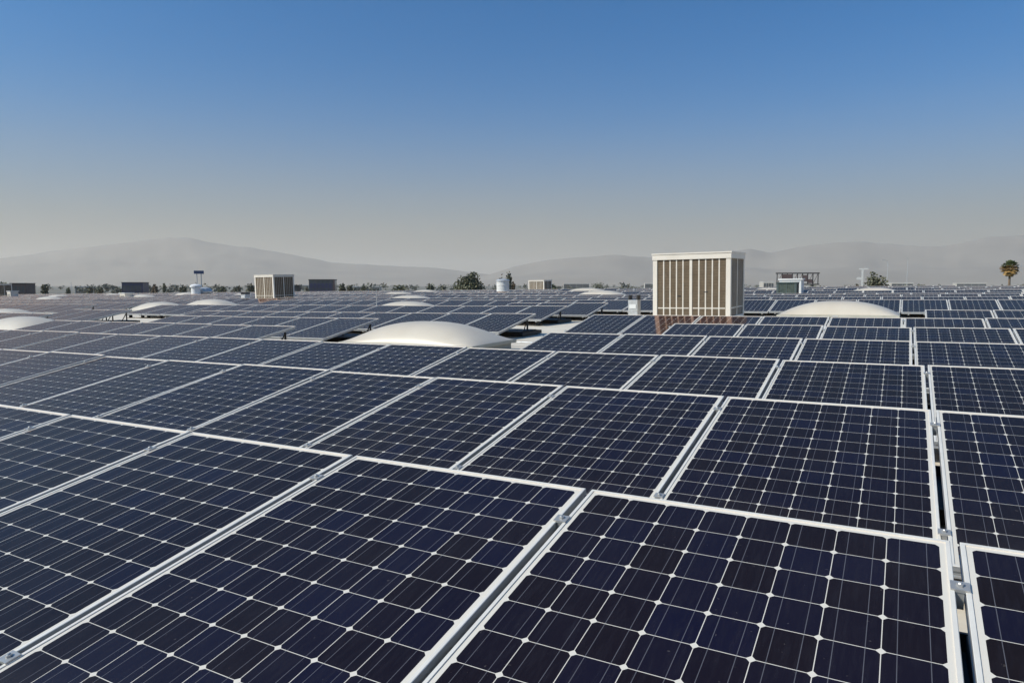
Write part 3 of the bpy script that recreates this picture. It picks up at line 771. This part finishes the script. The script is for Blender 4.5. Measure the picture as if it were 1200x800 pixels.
for (a, b, D, ty, lab) in ((412, 446, 900, 335.8, 'low pale warehouse left of the skylight trio'), (92, 104, 800, 336.0, 'pale distant warehouse between the domes at left'), (300, 362, 1300, 334.2, 'long hazy warehouse behind the left cooler'), (755, 800, 1400, 332.0, 'long hazy warehouse left of the tall cooler'), (893, 905, 700, 330.3, 'pale low house left of the dark green cooler'), (1043, 1066, 900, 331.4, 'pale low warehouse right of the bushy tree'), (660, 690, 1500, 332.2, 'faint pale warehouse right of the distant cooler'), (1120, 1150, 1300, 331.8, 'faint pale warehouse left of the palm')):
    building(a, b, D, ty, lab, M_PALE, M_DGLASS, 4, 1, 30)

# blue pylon sign
x, y = ground_at(236, 260)
o = thing('pylon_sign', 'blue rectangular sign on two poles above the white round vent', 'sign', Matrix.Translation((x, y, GZ)) @ Matrix.Rotation(YAW+.4, 4, 'Z'))
zs0, zs1 = height_at(321, 260)-GZ, height_at(317.3, 260)-GZ
bm = bmesh.new(); box(bm, (-1.7, -.25, zs0), (1.7, .25, zs1)); obj('sign_box', bm, mottled('sign_blue', (.035, .06, .14), (.06, .09, .2), .8, .5), o)
for sx in (-.75, .75):
    bm = bmesh.new(); tube(bm, (sx, 0, 0), (sx, 0, zs0-.002), .18, .18, 10); obj('pole', bm, M_GALV, o)
# billboard seen from behind
x, y = ground_at(932, 130)
zt = height_at(319.6, 130)-GZ; zb = height_at(333.2, 130)-GZ
o = thing('billboard', 'dark open steel billboard frame behind the green cooler', 'billboard', Matrix.Translation((x, y, GZ)) @ Matrix.Rotation(YAW-.2, 4, 'Z'))
bm = bmesh.new(); box(bm, (-3.85, -.12, zt-.22), (3.85, .12, zt)); obj('top_beam', bm, M_DARKFRAME, o)
bm = bmesh.new(); box(bm, (-3.7, -.12, zb-.1), (3.85, .12, zb+.12)); obj('bottom_beam', bm, M_DARKFRAME, o)
for k in range(9):
    bm = bmesh.new(); xx = -3.6+k*.9; box(bm, (xx-.07, -.1, zb+.121), (xx+.07, .1, zt-.221)); obj('upright', bm, M_DARKFRAME, o)
bm = bmesh.new()
for k in range(8):
    xx = -3.6+k*.9; tube(bm, (xx+.08, .0, zb+.2), (xx+.82, .0, zt-.3), .045, .045, 5)
obj('bracing', bm, M_BROWN, o)
for (a, b, z0, z1) in ((-2.7, -.95, .45, .98), (.95, 1.75, .25, .9), (1.85, 2.6, .1, .55)):
    bm = bmesh.new(); box(bm, (a, -.16, zb+(zt-zb)*z0), (b, -.121, zb+(zt-zb)*z1-.25)); obj('back_panel', bm, M_BROWN, o)
for xx in (-2.2, 2.6):
    bm = bmesh.new(); tube(bm, (xx, 0, 0), (xx, 0, zb-.101), .3, .28, 12); obj('column', bm, M_DARKFRAME, o)
# white post with a cross head
x, y = ground_at(1007.5, 170); ht_ = height_at(314.5, 170)-GZ
M_POST = mottled('weathered_white', (.42, .42, .41), (.52, .52, .5), 2, .6)
o = thing('sign_post', 'white T shaped post left of the bushy tree', 'post', Matrix.Translation((x, y, GZ)) @ Matrix.Rotation(YAW-.5, 4, 'Z'))
bm = bmesh.new(); box(bm, (-.22, -.2, 0), (.22, .2, ht_-.36)); obj('pole', bm, M_POST, o)
bm = bmesh.new(); box(bm, (-.85, -.22, ht_-.355), (1.25, .22, ht_)); obj('cross_head', bm, M_POST, o)
bm = bmesh.new(); box(bm, (-1.25, -.15, ht_-2.75), (-.225, .15, ht_-2.2)); obj('side_panel', bm, M_POST, o)
# street lamps
for (px, D, ty, lab, a) in ((1036.5, 220, 305, 'tall thin street lamp with curved arm right of the bushy tree', -1), (1059.5, 300, 303, 'thin plain light pole right of the curved street lamp', 0), (87, 330, 331, 'thin pole left of the low round tree', 0)):
    x, y = ground_at(px, D); h = height_at(ty, D)-GZ
    o = thing('street_lamp', lab, 'street lamp', Matrix.Translation((x, y, GZ)) @ Matrix.Rotation(YAW, 4, 'Z'), 'street lamps and poles')
    bm = bmesh.new(); tube(bm, (0, 0, 0), (0, 0, h-1.2), .13, .08, 10); obj('pole', bm, M_GALV, o)
    bm = bmesh.new(); pts = [(0, 0, h-1.2), (-.15, 0, h-.55), (-.6, 0, h-.15), (-1.2, 0, h)] if a else [(0, 0, h-1.2), (0, 0, h-.8), (0, 0, h-.4), (0, 0, h)]
    for p, q in zip(pts, pts[1:]): tube(bm, p, q, .06, .055, 8)
    obj('arm', bm, M_GALV, o)
    bm = bmesh.new(); e = pts[-1]; box(bm, (e[0]-.75, -.17, e[2]-.08), (e[0]+.05, .17, e[2]+.08)); obj('lamp_head', bm, M_GALV, o)
print('panels', len(panels), 'single', len(singles), 'objects', len(S.objects))
